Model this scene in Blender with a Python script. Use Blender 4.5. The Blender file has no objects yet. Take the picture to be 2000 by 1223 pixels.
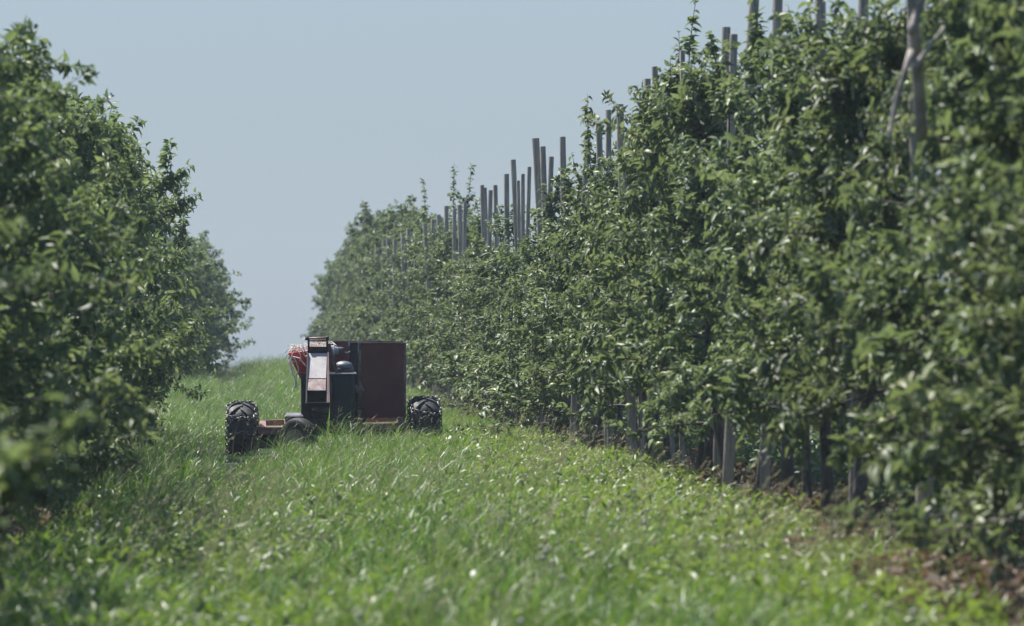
import bpy, bmesh, math, random
import numpy as np
from mathutils import Vector, Matrix
R = math.radians
rng = np.random.default_rng(11)
random.seed(5)
sc = bpy.context.scene
COL = sc.collection
F = 10000.0            # focal length in photo pixels (180 mm on a 36 mm sensor, photo 2000 px wide)
CAM_H = 1.34
VPX, VPY = 400.0, 650.0

# ------------------------------------------------------------------ helpers
def link(o):
    COL.objects.link(o); return o

def tag(o, label=None, cat=None, group=None, kind=None):
    if label: o['label'] = label
    if cat: o['category'] = cat
    if group: o['group'] = group
    if kind: o['kind'] = kind
    return o

def empty(name, loc=(0, 0, 0), rz=0.0):
    o = link(bpy.data.objects.new(name, None)); o.location = loc; o.rotation_euler = (0, 0, rz)
    o.empty_display_size = 0.3
    return o

def mesh_np(name, verts, quads=None, tris=None, smooth=True, tone=None):
    me = bpy.data.meshes.new(name)
    verts = np.asarray(verts, np.float32)
    me.vertices.add(len(verts)); me.vertices.foreach_set('co', verts.ravel())
    q = np.zeros((0, 4), np.int32) if quads is None else np.asarray(quads, np.int32)
    t = np.zeros((0, 3), np.int32) if tris is None else np.asarray(tris, np.int32)
    nl = q.size + t.size
    me.loops.add(nl); me.loops.foreach_set('vertex_index', np.concatenate([q.ravel(), t.ravel()]))
    me.polygons.add(len(q) + len(t))
    st = np.concatenate([np.arange(len(q)) * 4, q.size + np.arange(len(t)) * 3]).astype(np.int32)
    me.polygons.foreach_set('loop_start', st)
    me.polygons.foreach_set('use_smooth', np.full(len(q) + len(t), smooth))
    me.update(calc_edges=True)
    if tone is not None:
        me.attributes.new('tone', 'FLOAT', 'POINT').data.foreach_set('value', np.asarray(tone, np.float32))
    return me

def obj(name, me, mat, parent=None, loc=None):
    o = link(bpy.data.objects.new(name, me))
    if mat: 
        me.materials.clear(); me.materials.append(mat)
    if parent: o.parent = parent
    if loc is not None: o.location = loc
    return o

class MB:
    """collects boxes, tubes, lathes into one mesh"""
    def __init__(s): s.v = []; s.f = []
    def add(s, vs, fs):
        b = len(s.v); s.v += [tuple(p) for p in vs]; s.f += [tuple(i + b for i in f) for f in fs]; return s
    def hexa(s, p):  # 8 points: bottom ring 4, top ring 4
        return s.add(p, [(3, 2, 1, 0), (4, 5, 6, 7), (0, 1, 5, 4), (1, 2, 6, 5), (2, 3, 7, 6), (3, 0, 4, 7)])
    def box(s, x0, x1, y0, y1, z0, z1):
        return s.hexa([(x0, y0, z0), (x1, y0, z0), (x1, y1, z0), (x0, y1, z0), (x0, y0, z1), (x1, y0, z1), (x1, y1, z1), (x0, y1, z1)])
    def bar(s, a, b, w, h, up=(0, 0, 1)):
        a, b, up = Vector(a), Vector(b), Vector(up); d = (b - a).normalized()
        sd = d.cross(up).normalized() * w / 2; u = sd.cross(d).normalized() * h / 2
        return s.hexa([a - sd - u, a + sd - u, b + sd - u, b - sd - u, a - sd + u, a + sd + u, b + sd + u, b - sd + u])
    def tube(s, pts, rad, n=8, cap=True):
        pts = [Vector(p) for p in pts]; m = len(pts)
        rs = rad if isinstance(rad, (list, tuple)) else [rad] * m
        up = Vector((0.13, 0.21, 0.97)); vs = []
        for i in range(m):
            d = (pts[min(i + 1, m - 1)] - pts[max(i - 1, 0)]).normalized()
            a = d.cross(up)
            if a.length < 1e-3: a = d.cross(Vector((1, 0, 0)))
            a.normalize(); b = d.cross(a)
            for k in range(n):
                t = 2 * math.pi * k / n
                vs.append(pts[i] + (a * math.cos(t) + b * math.sin(t)) * rs[i])
        fs = [(i * n + k, i * n + (k + 1) % n, (i + 1) * n + (k + 1) % n, (i + 1) * n + k) for i in range(m - 1) for k in range(n)]
        if cap: fs += [tuple(range(n - 1, -1, -1)), tuple((m - 1) * n + k for k in range(n))]
        return s.add(vs, fs)
    def lathe(s, prof, axis='x', n=32, c=(0, 0, 0)):  # prof: (along, radius)
        vs = []
        for (a, r) in prof:
            for k in range(n):
                t = 2 * math.pi * k / n
                u, w = r * math.cos(t), r * math.sin(t)
                p = {'x': (a, u, w), 'y': (u, a, w), 'z': (u, w, a)}[axis]
                vs.append((p[0] + c[0], p[1] + c[1], p[2] + c[2]))
        m = len(prof)
        fs = [(i * n + k, i * n + (k + 1) % n, (i + 1) * n + (k + 1) % n, (i + 1) * n + k) for i in range(m - 1) for k in range(n)]
        return s.add(vs, fs)
    def torus(s, c, r, r2, ax, n=20, m=6, sy=1.0, rot=None):
        ax = Vector(ax).normalized(); a = ax.orthogonal().normalized() if rot is None else Vector(rot).normalized(); b = ax.cross(a)
        vs = []
        for i in range(n):
            t = 2 * math.pi * i / n
            d = a * math.cos(t) + b * math.sin(t)
            cc = Vector(c) + a * math.cos(t) * r + b * math.sin(t) * r * sy
            for j in range(m):
                u = 2 * math.pi * j / m
                vs.append(cc + d * math.cos(u) * r2 + ax * math.sin(u) * r2)
        fs = [(i * m + j, ((i + 1) % n) * m + j, ((i + 1) % n) * m + (j + 1) % m, i * m + (j + 1) % m) for i in range(n) for j in range(m)]
        return s.add(vs, fs)
    def build(s, name, mat, parent=None, smooth=False, bevel=0.0, loc=None):
        me = bpy.data.meshes.new(name); me.from_pydata([tuple(p) for p in s.v], [], s.f); me.update()
        bm = bmesh.new(); bm.from_mesh(me); bmesh.ops.recalc_face_normals(bm, faces=bm.faces); bm.to_mesh(me); bm.free()
        o = obj(name, me, mat, parent, loc)
        if smooth:
            for p in me.polygons: p.use_smooth = True
        if bevel:
            b = o.modifiers.new('bevel', 'BEVEL'); b.width = bevel; b.segments = 2; b.limit_method = 'ANGLE'; b.angle_limit = R(40)
        return o

# ------------------------------------------------------------------ materials
def new_mat(name):
    m = bpy.data.materials.new(name); m.use_nodes = True
    nt = m.node_tree; nt.nodes.clear()
    out = nt.nodes.new('ShaderNodeOutputMaterial')
    return m, nt, out

def N(nt, t, **kw):
    n = nt.nodes.new(t)
    for k, v in kw.items():
        if k in n.inputs.keys(): n.inputs[k].default_value = v
        else: setattr(n, k, v)
    return n

def ramp(nt, stops, fac):
    n = nt.nodes.new('ShaderNodeValToRGB'); e = n.color_ramp.elements
    while len(e) < len(stops): e.new(0.5)
    for i, (p, c) in enumerate(stops): e[i].position = p; e[i].color = (*c, 1)
    nt.links.new(fac, n.inputs[0]); return n.outputs[0]

def noise(nt, scale, detail=4.0, rough=0.55, vec=None):
    n = N(nt, 'ShaderNodeTexNoise'); n.inputs['Scale'].default_value = scale; n.inputs['Detail'].default_value = detail
    n.inputs['Roughness'].default_value = rough
    if vec is None:
        tc = N(nt, 'ShaderNodeTexCoord'); vec = tc.outputs['Object']
    nt.links.new(vec, n.inputs['Vector']); return n.outputs['Fac']

def mixc(nt, fac, a, b, mode='MIX'):
    n = nt.nodes.new('ShaderNodeMix'); n.data_type = 'RGBA'; n.blend_type = mode
    for s, v in ((n.inputs['Factor'], fac), (n.inputs[6], a), (n.inputs[7], b)):
        if hasattr(v, 'links') or hasattr(v, 'is_linked'): nt.links.new(v, s)
        elif isinstance(v, (int, float)): s.default_value = v
        else: s.default_value = (*v, 1)
    return n.outputs[2]

def mul(nt, a, k):
    n = N(nt, 'ShaderNodeMath', operation='MULTIPLY'); nt.links.new(a, n.inputs[0]); n.inputs[1].default_value = k; return n.outputs[0]

def leaf_mat(name, stops, under, trans_col, trans=0.33, rough=0.36, spec=0.5, patch=None, tone=False):
    m, nt, out = new_mat(name)
    g = N(nt, 'ShaderNodeNewGeometry')
    oi = N(nt, 'ShaderNodeObjectInfo')
    fac = g.outputs['Random Per Island']
    if tone:    # young shoots carry paler leaves than old wood
        at = N(nt, 'ShaderNodeAttribute', attribute_name='tone')
        mx_ = N(nt, 'ShaderNodeMix'); mx_.inputs[0].default_value = 0.5
        nt.links.new(fac, mx_.inputs[2]); nt.links.new(at.outputs['Fac'], mx_.inputs[3]); fac = mx_.outputs[0]
    c = ramp(nt, stops, fac)
    hs = N(nt, 'ShaderNodeHueSaturation'); nt.links.new(c, hs.inputs['Color'])
    mr = N(nt, 'ShaderNodeMapRange'); nt.links.new(oi.outputs['Random'], mr.inputs[0]); mr.inputs[3].default_value = 0.85; mr.inputs[4].default_value = 1.15
    nt.links.new(mr.outputs[0], hs.inputs['Value'])
    mr2 = N(nt, 'ShaderNodeMapRange'); nt.links.new(oi.outputs['Random'], mr2.inputs[0]); mr2.inputs[3].default_value = 0.488; mr2.inputs[4].default_value = 0.512
    nt.links.new(mr2.outputs[0], hs.inputs['Hue'])
    col = hs.outputs[0]
    if patch:   # drifts of a yellower kind of plant
        tcp = N(nt, 'ShaderNodeTexCoord'); sx = N(nt, 'ShaderNodeSeparateXYZ'); nt.links.new(tcp.outputs['Object'], sx.inputs[0])
        xr = N(nt, 'ShaderNodeMapRange'); nt.links.new(sx.outputs[0], xr.inputs[0]); xr.inputs[1].default_value = 1.6; xr.inputs[2].default_value = 2.9; xr.inputs[4].default_value = 0.17
        ad = N(nt, 'ShaderNodeMath', operation='ADD'); nt.links.new(xr.outputs[0], ad.inputs[0]); nt.links.new(noise(nt, 0.75, 5.0, 0.6), ad.inputs[1])
        k = ramp(nt, [(0.46, (0, 0, 0)), (0.66, (patch[1],) * 3)], ad.outputs[0])
        col = mixc(nt, k, col, patch[0])
    c2 = mixc(nt, g.outputs['Backfacing'], col, under)
    p = N(nt, 'ShaderNodeBsdfPrincipled'); nt.links.new(c2, p.inputs['Base Color'])
    p.inputs['Roughness'].default_value = rough; p.inputs['Specular IOR Level'].default_value = spec
    t = N(nt, 'ShaderNodeBsdfTranslucent')
    tc = mixc(nt, 0.5, col, trans_col)
    nt.links.new(tc, t.inputs['Color'])
    mx = N(nt, 'ShaderNodeMixShader'); mx.inputs[0].default_value = trans
    nt.links.new(p.outputs[0], mx.inputs[1]); nt.links.new(t.outputs[0], mx.inputs[2])
    nt.links.new(mx.outputs[0], out.inputs[0]); return m

def surf_mat(name, c1, c2, scale=6.0, rough=0.6, metallic=0.0, lo=0.42, hi=0.62, c3=None, bump=0.0, bscale=30.0, stretch=None, spec=0.5):
    m, nt, out = new_mat(name)
    tc = N(nt, 'ShaderNodeTexCoord'); vec = tc.outputs['Object']
    if stretch:
        mp = N(nt, 'ShaderNodeMapping'); mp.inputs['Scale'].default_value = stretch; nt.links.new(vec, mp.inputs[0]); vec = mp.outputs[0]
    f = noise(nt, scale, 6.0, 0.6, vec)
    col = ramp(nt, [(lo, c1), (hi, c2)], f)
    if c3 is not None:
        f3 = noise(nt, scale * 4.3, 5.0, 0.65, vec)
        k = ramp(nt, [(0.55, (0, 0, 0)), (0.68, (1, 1, 1))], f3)
        col = mixc(nt, k, col, c3)
    p = N(nt, 'ShaderNodeBsdfPrincipled'); nt.links.new(col, p.inputs['Base Color'])
    p.inputs['Metallic'].default_value = metallic; p.inputs['Specular IOR Level'].default_value = spec
    fr = noise(nt, scale * 2.1, 4.0, 0.6, vec)
    mr = N(nt, 'ShaderNodeMapRange'); nt.links.new(fr, mr.inputs[0]); mr.inputs[1].default_value = 0.3; mr.inputs[2].default_value = 0.7
    mr.inputs[3].default_value = max(0.05, rough - 0.12); mr.inputs[4].default_value = min(1, rough + 0.15)
    nt.links.new(mr.outputs[0], p.inputs['Roughness'])
    if bump:
        b = N(nt, 'ShaderNodeBump'); b.inputs['Strength'].default_value = bump; b.inputs['Distance'].default_value = 0.01
        nt.links.new(noise(nt, bscale, 5.0, 0.6, vec), b.inputs['Height']); nt.links.new(b.outputs[0], p.inputs['Normal'])
    nt.links.new(p.outputs[0], out.inputs[0]); return m

M = {}
M['leaf_r'] = leaf_mat('apple_leaf', [(0.12, (0.044, 0.072, 0.030)), (0.42, (0.082, 0.122, 0.046)), (0.66, (0.14, 0.185, 0.068)), (0.84, (0.22, 0.255, 0.105)), (0.98, (0.33, 0.34, 0.18))],
                       (0.17, 0.205, 0.15), (0.22, 0.28, 0.08), 0.40, 0.46, 0.38, tone=True)
M['leaf_l'] = leaf_mat('apple_leaf_old', [(0.12, (0.052, 0.086, 0.034)), (0.42, (0.096, 0.144, 0.052)), (0.66, (0.16, 0.21, 0.074)), (0.84, (0.24, 0.275, 0.11)), (0.98, (0.34, 0.35, 0.18))],
                       (0.16, 0.20, 0.14), (0.22, 0.29, 0.08), 0.43, 0.46, 0.38, tone=True)
M['grass'] = leaf_mat('long_grass', [(0.0, (0.026, 0.062, 0.016)), (0.36, (0.054, 0.124, 0.026)), (0.72, (0.100, 0.186, 0.038)), (0.88, (0.19, 0.225, 0.075)), (1.0, (0.46, 0.42, 0.28))],
                      (0.075, 0.14, 0.05), (0.17, 0.30, 0.02), 0.42, 0.42, 0.42, patch=((0.155, 0.25, 0.026), 0.7))
M['clover'] = leaf_mat('clover_leaf', [(0.0, (0.05, 0.11, 0.025)), (0.5, (0.085, 0.16, 0.036)), (0.88, (0.14, 0.21, 0.055)), (1.0, (0.28, 0.30, 0.14))],
                       (0.12, 0.18, 0.07), (0.22, 0.34, 0.025), 0.42, 0.42, 0.42, patch=((0.20, 0.25, 0.04), 0.6))
M['dry'] = leaf_mat('dry_weed', [(0.0, (0.05, 0.038, 0.026)), (0.5, (0.12, 0.088, 0.058)), (1.0, (0.27, 0.22, 0.15))], (0.2, 0.13, 0.08), (0.25, 0.14, 0.06), 0.25, 0.6, 0.3)
M['seed'] = leaf_mat('seed_head', [(0.0, (0.22, 0.22, 0.10)), (0.6, (0.36, 0.33, 0.19)), (1.0, (0.5, 0.44, 0.3))], (0.22, 0.2, 0.11), (0.25, 0.22, 0.1), 0.3, 0.6, 0.3)
M['flower'] = surf_mat('clover_flower', (0.36, 0.35, 0.27), (0.48, 0.45, 0.38), 20, 0.8)
M['bark'] = surf_mat('apple_bark', (0.045, 0.038, 0.032), (0.10, 0.09, 0.08), 14, 0.9, c3=(0.17, 0.16, 0.145), bump=0.8, bscale=40, stretch=(1, 1, 0.35))
M['limb'] = surf_mat('bare_limb', (0.24, 0.21, 0.18), (0.40, 0.36, 0.32), 12, 0.9, c3=(0.11, 0.095, 0.08), bump=0.8, bscale=40)
M['post'] = surf_mat('weathered_post', (0.21, 0.185, 0.15), (0.37, 0.33, 0.27), 9, 0.85, c3=(0.10, 0.09, 0.08), bump=0.9, bscale=30, stretch=(3, 3, 0.25))
M['apple'] = surf_mat('green_apple', (0.22, 0.27, 0.07), (0.32, 0.34, 0.12), 8, 0.4, c3=(0.36, 0.33, 0.14))
M['rubber'] = surf_mat('tyre_rubber', (0.009, 0.010, 0.011), (0.02, 0.02, 0.021), 9, 0.55, c3=(0.035, 0.033, 0.03), bump=0.2, bscale=50, spec=0.35)
M['rubber_grey'] = surf_mat('smooth_tyre_rubber', (0.012, 0.013, 0.015), (0.02, 0.021, 0.023), 7, 0.6, c3=(0.03, 0.029, 0.028), spec=0.25)
M['chain'] = surf_mat('chain_steel', (0.10, 0.095, 0.092), (0.22, 0.21, 0.205), 30, 0.4, metallic=0.85, c3=(0.11, 0.075, 0.06))
M['rim'] = surf_mat('cream_rim', (0.30, 0.24, 0.14), (0.4, 0.34, 0.22), 8, 0.55, c3=(0.12, 0.07, 0.04))
M['darkrim'] = surf_mat('dark_rim', (0.03, 0.022, 0.02), (0.07, 0.04, 0.035), 8, 0.6)
M['frame'] = surf_mat('rusty_frame', (0.17, 0.07, 0.06), (0.25, 0.115, 0.095), 7, 0.7, c3=(0.28, 0.19, 0.17), bump=0.2, bscale=50)
M['maroon'] = surf_mat('maroon_sheet', (0.13, 0.038, 0.032), (0.19, 0.062, 0.05), 2.2, 0.65, c3=(0.12, 0.055, 0.045), bump=0.06, bscale=6, spec=0.2)
M['edge'] = surf_mat('worn_edge', (0.07, 0.06, 0.06), (0.2, 0.18, 0.17), 12, 0.5, metallic=0.3)
M['red'] = surf_mat('red_hopper', (0.50, 0.018, 0.026), (0.6, 0.03, 0.036), 5, 0.45, c3=(0.42, 0.02, 0.024))
M['green'] = surf_mat('dark_green_paint', (0.009, 0.021, 0.023), (0.015, 0.030, 0.032), 4, 0.5, c3=(0.022, 0.03, 0.03), spec=0.3)
M['black'] = surf_mat('black_steel', (0.008, 0.009, 0.011), (0.018, 0.018, 0.02), 9, 0.55, c3=(0.035, 0.027, 0.024), spec=0.3)
M['plate'] = surf_mat('bare_plate', (0.34, 0.31, 0.30), (0.44, 0.42, 0.40), 5, 0.55, c3=(0.26, 0.20, 0.185), metallic=0.1)
M['rustplate'] = surf_mat('rusted_plate', (0.26, 0.17, 0.15), (0.44, 0.36, 0.34), 14, 0.65, c3=(0.16, 0.08, 0.06))
M['brown'] = surf_mat('brown_arm', (0.07, 0.035, 0.03), (0.11, 0.06, 0.05), 8, 0.6, c3=(0.17, 0.11, 0.10))
M['metal'] = surf_mat('grey_metal', (0.22, 0.24, 0.27), (0.34, 0.36, 0.39), 7, 0.35, metallic=0.5, c3=(0.15, 0.15, 0.16))
M['capmetal'] = surf_mat('dull_cap', (0.10, 0.108, 0.12), (0.17, 0.18, 0.195), 7, 0.42, metallic=0.3, c3=(0.08, 0.08, 0.085))
M['cast'] = surf_mat('engine_casting', (0.10, 0.10, 0.11), (0.2, 0.2, 0.21), 10, 0.5, metallic=0.4)
M['pink'] = surf_mat('faded_red_bracket', (0.34, 0.16, 0.15), (0.42, 0.22, 0.2), 8, 0.6)
M['twine'] = surf_mat('pale_twine', (0.60, 0.52, 0.42), (0.78, 0.74, 0.68), 6, 0.6)
M['strip'] = surf_mat('plastic_strip', (0.66, 0.62, 0.56), (0.82, 0.79, 0.74), 6, 0.4)
M['box'] = surf_mat('battery_box', (0.028, 0.032, 0.04), (0.05, 0.055, 0.062), 5, 0.5)

# ground: thatch in the aisle, reddish soil along both rows
def ground_mat():
    m, nt, out = new_mat('orchard_ground')
    tc = N(nt, 'ShaderNodeTexCoord'); sep = N(nt, 'ShaderNodeSeparateXYZ'); nt.links.new(tc.outputs['Object'], sep.inputs[0])
    th = ramp(nt, [(0.35, (0.016, 0.026, 0.010)), (0.6, (0.034, 0.042, 0.017)), (0.75, (0.07, 0.06, 0.034))], noise(nt, 3.0, 8, 0.65))
    so = ramp(nt, [(0.35, (0.06, 0.042, 0.034)), (0.55, (0.10, 0.074, 0.06)), (0.72, (0.17, 0.135, 0.11))], noise(nt, 5.0, 9, 0.7))
    wob = noise(nt, 0.9, 4, 0.6)
    def band(lo, hi):
        a = N(nt, 'ShaderNodeMath', operation='MULTIPLY_ADD'); nt.links.new(wob, a.inputs[0]); a.inputs[1].default_value = 0.9; nt.links.new(sep.outputs[0], a.inputs[2])
        r1 = N(nt, 'ShaderNodeMapRange'); nt.links.new(a.outputs[0], r1.inputs[0]); r1.inputs[1].default_value = lo + .45; r1.inputs[2].default_value = lo + .65
        r2 = N(nt, 'ShaderNodeMapRange'); nt.links.new(a.outputs[0], r2.inputs[0]); r2.inputs[1].default_value = hi + .65; r2.inputs[2].default_value = hi + .45
        k = N(nt, 'ShaderNodeMath', operation='MULTIPLY'); nt.links.new(r1.outputs[0], k.inputs[0]); nt.links.new(r2.outputs[0], k.inputs[1]); return k.outputs[0]
    a = N(nt, 'ShaderNodeMath', operation='MAXIMUM'); nt.links.new(band(3.15, 6.1), a.inputs[0]); nt.links.new(band(-2.4, -0.95), a.inputs[1])
    c = mixc(nt, a.outputs[0], th, so)
    p = N(nt, 'ShaderNodeBsdfPrincipled'); nt.links.new(c, p.inputs['Base Color']); p.inputs['Roughness'].default_value = 0.95
    p.inputs['Specular IOR Level'].default_value = 0.2
    b = N(nt, 'ShaderNodeBump'); b.inputs['Strength'].default_value = 0.8; b.inputs['Distance'].default_value = 0.03
    nt.links.new(noise(nt, 14, 8, 0.7), b.inputs['Height']); nt.links.new(b.outputs[0], p.inputs['Normal'])
    nt.links.new(p.outputs[0], out.inputs[0]); return m
M['ground'] = ground_mat()

# ------------------------------------------------------------------ ground shape
def ss(a, b, x):
    t = np.clip((np.asarray(x, float) - a) / (b - a), 0, 1); return t * t * (3 - 2 * t)

def gz(X, Y):
    X = np.asarray(X, float); Y = np.asarray(Y, float)
    cross = 0.03 * (np.clip(X, -2.5, 3.2) - 2.2)
    up = 0.34 * ss(58, 122, Y)
    d = np.clip(Y - 124, 0, None)
    down = np.where(d < 60, 0.0008 * d * d, 2.88 + 0.096 * (d - 60))
    down = np.minimum(down, 9.0)
    un = 0.02 * np.sin(X * 1.7 + Y * 0.31) + 0.015 * np.sin(X * 3.1 - Y * 0.9 + 1.0)
    return cross + up - down + un

def lin(a, b, n): return np.linspace(a, b, n)
xs = np.concatenate([lin(-60, -10, 16), lin(-9, 12, 85)[0:], lin(14, 60, 16)])
ys = np.concatenate([lin(-12, 10, 10), lin(12, 170, 240), lin(174, 205, 12)])
GX, GY = np.meshgrid(xs, ys, indexing='ij')
V = np.stack([GX, GY, gz(GX, GY)], -1).reshape(-1, 3)
nx, ny = len(xs), len(ys)
I = (np.arange(nx - 1)[:, None] * ny + np.arange(ny - 1)[None]).ravel()
gme = mesh_np('ground', V, np.stack([I, I + ny, I + ny + 1, I + 1], 1))
tag(obj('ground', gme, M['ground']), kind='structure')

def proj(X, Y, Z):  # world -> photo pixel (approx. exact for this long lens)
    return VPX + F * X / Y, VPY - F * (Z - CAM_H) / Y

# ------------------------------------------------------------------ leaves and grass in numpy
def unit(a): return a / np.maximum(np.linalg.norm(a, axis=-1, keepdims=True), 1e-9)

def leaves(P, A, Nn, L, W, curl, fold):
    """P base, A axis, Nn rough normal, per leaf; returns verts, quads, tris"""
    A = unit(A); B = unit(np.cross(Nn, A)); C = np.cross(A, B)
    n = len(P)
    def pt(t, w, up):
        dro = (-curl * t * t)[:, None] * L[:, None]
        return P + A * (L * t)[:, None] + B * (W * w)[:, None] + C * (dro + (up * W * fold)[:, None])
    o = np.ones(n)
    pts = [pt(0 * o, 0, 0 * o), pt(.36 * o, 0, 0 * o), pt(.7 * o, 0, 0 * o), pt(o, 0, 0 * o),
           pt(.30 * o, .5, o), pt(.68 * o, .40, .8 * o), pt(.30 * o, -.5, o), pt(.68 * o, -.40, .8 * o)]
    V = np.stack(pts, 1).reshape(-1, 3)
    b = (np.arange(n) * 8)[:, None]
    q = np.concatenate([b + np.array([[1, 2, 5, 4]]), b + np.array([[2, 1, 6, 7]])])
    t = np.concatenate([b + np.array([[0, 1, 4]]), b + np.array([[2, 3, 5]]), b + np.array([[1, 0, 6]]), b + np.array([[3, 2, 7]])])
    return V, q, t

def blades(P, H, Wd, az, bdir, bend, levels=(0, .38, .74)):
    n = len(P)
    wx = np.stack([np.cos(az), np.sin(az), 0 * az], 1)
    bd = np.stack([np.cos(bdir), np.sin(bdir), 0 * az], 1)
    pts = []
    for t, w in zip(levels, (1, .85, .55)):
        c = P + np.array([0, 0, 1.]) * (H * t * (1 - .35 * bend * t))[:, None] + bd * (H * bend * t * t * .9)[:, None]
        pts += [c - wx * (Wd * w / 2)[:, None], c + wx * (Wd * w / 2)[:, None]]
    pts.append(P + np.array([0, 0, 1.]) * (H * (1 - .45 * bend))[:, None] + bd * (H * bend * .95)[:, None])
    V = np.stack(pts, 1).reshape(-1, 3); b = (np.arange(n) * 7)[:, None]
    q = np.concatenate([b + np.array([[0, 1, 3, 2]]), b + np.array([[2, 3, 5, 4]])]); t = b + np.array([[4, 5, 6]])
    return V, q, t

_vn = rng.random((64, 64))
def vnoise(x, y):
    xi = np.floor(x).astype(int); yi = np.floor(y).astype(int); fx = x - xi; fy = y - yi
    fx = fx * fx * (3 - 2 * fx); fy = fy * fy * (3 - 2 * fy)
    g = lambda a, b: _vn[a % 64, b % 64]
    return (g(xi, yi) * (1 - fx) + g(xi + 1, yi) * fx) * (1 - fy) + (g(xi, yi + 1) * (1 - fx) + g(xi + 1, yi + 1) * fx) * fy

def XL(Y): return -1.6 + 0.012 * (np.asarray(Y, float) - 25)      # trunk line of the left row
XR = 4.2                                                           # trunk line of the right row

def scatter(dens_near, dens_far, x0=-3.2, x1=6.6, y0=17, y1=134):
    pts = []
    for Y in np.arange(y0, y1, 1.0):
        s = F / Y
        a = max(x0, -500 / s - .9); b = min(x1, 1700 / s + .9)
        d = dens_far + (dens_near - dens_far) * min(1, (28 / max(Y, 28)) ** 1.3)
        n = int(d * (b - a))
        pts.append(np.stack([rng.uniform(a, b, n), rng.uniform(Y, Y + 1, n)], 1))
    return np.concatenate(pts)

def on_soil(X, Y):
    w = (vnoise(X * 1.3 + 7, Y * .8) - .5) * .7
    return ((X + w > 3.2 + .8 * ss(25, 40, Y)) & (X + w < 6.0)) | ((X + w < XL(Y) + .45) & (X + w > XL(Y) - .6) & (Y < 66))

def machine_clear(X, Y):   # nothing grows through the wheels and boxes
    return (X > .2) & (X < 2.7) & (Y > 57.45) & (Y < 59.3)

def make_grass():
    p = scatter(880, 450)
    X, Y = p[:, 0], p[:, 1]
    clump = vnoise(X * 2.3, Y * 1.1); patch = vnoise(X * .55 + 3, Y * .16 + 9)
    right = ss(2.0, 2.9, X + (patch - .5) * 1.2 - np.clip((Y - 30) * .004, 0, .6))
    fine = vnoise(X * 6.1 + 5, Y * 2.6 + 17)
    keep = rng.random(len(X)) < (0.25 + .9 * clump) * (.12 + 1.9 * fine ** 1.7) * (1 + .1 * right)
    keep &= ~(on_soil(X, Y) & (rng.random(len(X)) < .975))
    keep &= ~machine_clear(X, Y)
    X, Y, clump, patch, right, fine = X[keep], Y[keep], clump[keep], patch[keep], right[keep], fine[keep]
    h = (.07 + .15 * clump + .22 * fine + .10 * patch) * (1 - .38 * right)
    trackL = np.exp(-((X - (.15 + .004 * (Y - 40))) / .42) ** 2)
    h *= 1 - .45 * trackL
    h *= (1 - .16 * ss(44, 30, Y)) * (1 + .22 * np.exp(-((X - 1.25) / .75) ** 2) * ss(40, 46, Y) * ss(60, 56, Y))
    h *= 1 - .35 * ((X > .85) & (X < 1.3) & (Y > 50) & (Y < 58))
    h *= 1 - .35 * ((X > .1) & (X < .75) & (Y > 40) & (Y < 58))
    far = ss(100, 122, Y) * ss(.3, 1.1, X); h *= 1 + .35 * far
    h *= rng.uniform(.55, 1.35, len(X))
    n = len(X); P = np.stack([X, Y, gz(X, Y) - .02], 1)
    wind = rng.normal(0.05, 1.15, n)
    wdt = rng.gamma(3.0, .0020, n).clip(.003, .017) * (1 + .35 * ss(40, 26, Y)) * (1 + .25 * ss(60, 120, Y))
    return mesh_np('grass', *blades(P, h, wdt, rng.uniform(-1.57, 1.57, n), np.where(rng.random(n) < .55, rng.uniform(0, 6.28, n), wind), rng.uniform(.25, 1.25, n)))
tag(obj('grass', make_grass(), M['grass']), 'long green grass growing down the aisle between the tree rows', 'grass', kind='stuff')

def make_clover():
    p = scatter(75, 8, -1.6, 4.3, 17, 60)
    X, Y = p[:, 0], p[:, 1]
    patch = vnoise(X * .8 + 13, Y * .22 + 2)
    w = ss(1.7, 2.6, X) * .95 + .8 * ss(.5, .72, vnoise(X * 1.1 + 41, Y * .35 + 8)) * ss(48, 36, Y) + .30 * np.exp(-((X + .35) / .55) ** 2) * ss(46, 34, Y) + .22 * ss(.45, .75, patch) * ss(44, 30, Y)
    keep = (rng.random(len(X)) < w * (.4 + .9 * patch)) & ~(on_soil(X, Y) & (rng.random(len(X)) < .98)) & ~machine_clear(X, Y)
    X, Y = X[keep], Y[keep]; n = len(X)
    k = 3
    H = rng.uniform(.06, .20, n)
    P = np.repeat(np.stack([X, Y, gz(X, Y) + H], 1), k, 0)
    az = (rng.uniform(0, 6.28, n)[:, None] + np.arange(k)[None] * 2.09).ravel()
    A = np.stack([np.cos(az), np.sin(az), rng.uniform(-.3, 1.5, n * k)], 1)
    Nn = np.array([0, 0, 1.]) + rng.normal(0, .45, (n * k, 3))
    L = rng.uniform(.03, .085, n * k); W = L * rng.uniform(.2, .5, n * k)
    return mesh_np('clover', *leaves(P, A, Nn, L, W, rng.uniform(0, .4, n * k), rng.uniform(.0, .3, n * k)))
tag(obj('clover', make_clover(), M['clover']), 'bright low clover and broad leaved weeds along the aisle edges', 'clover', kind='stuff')

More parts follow.
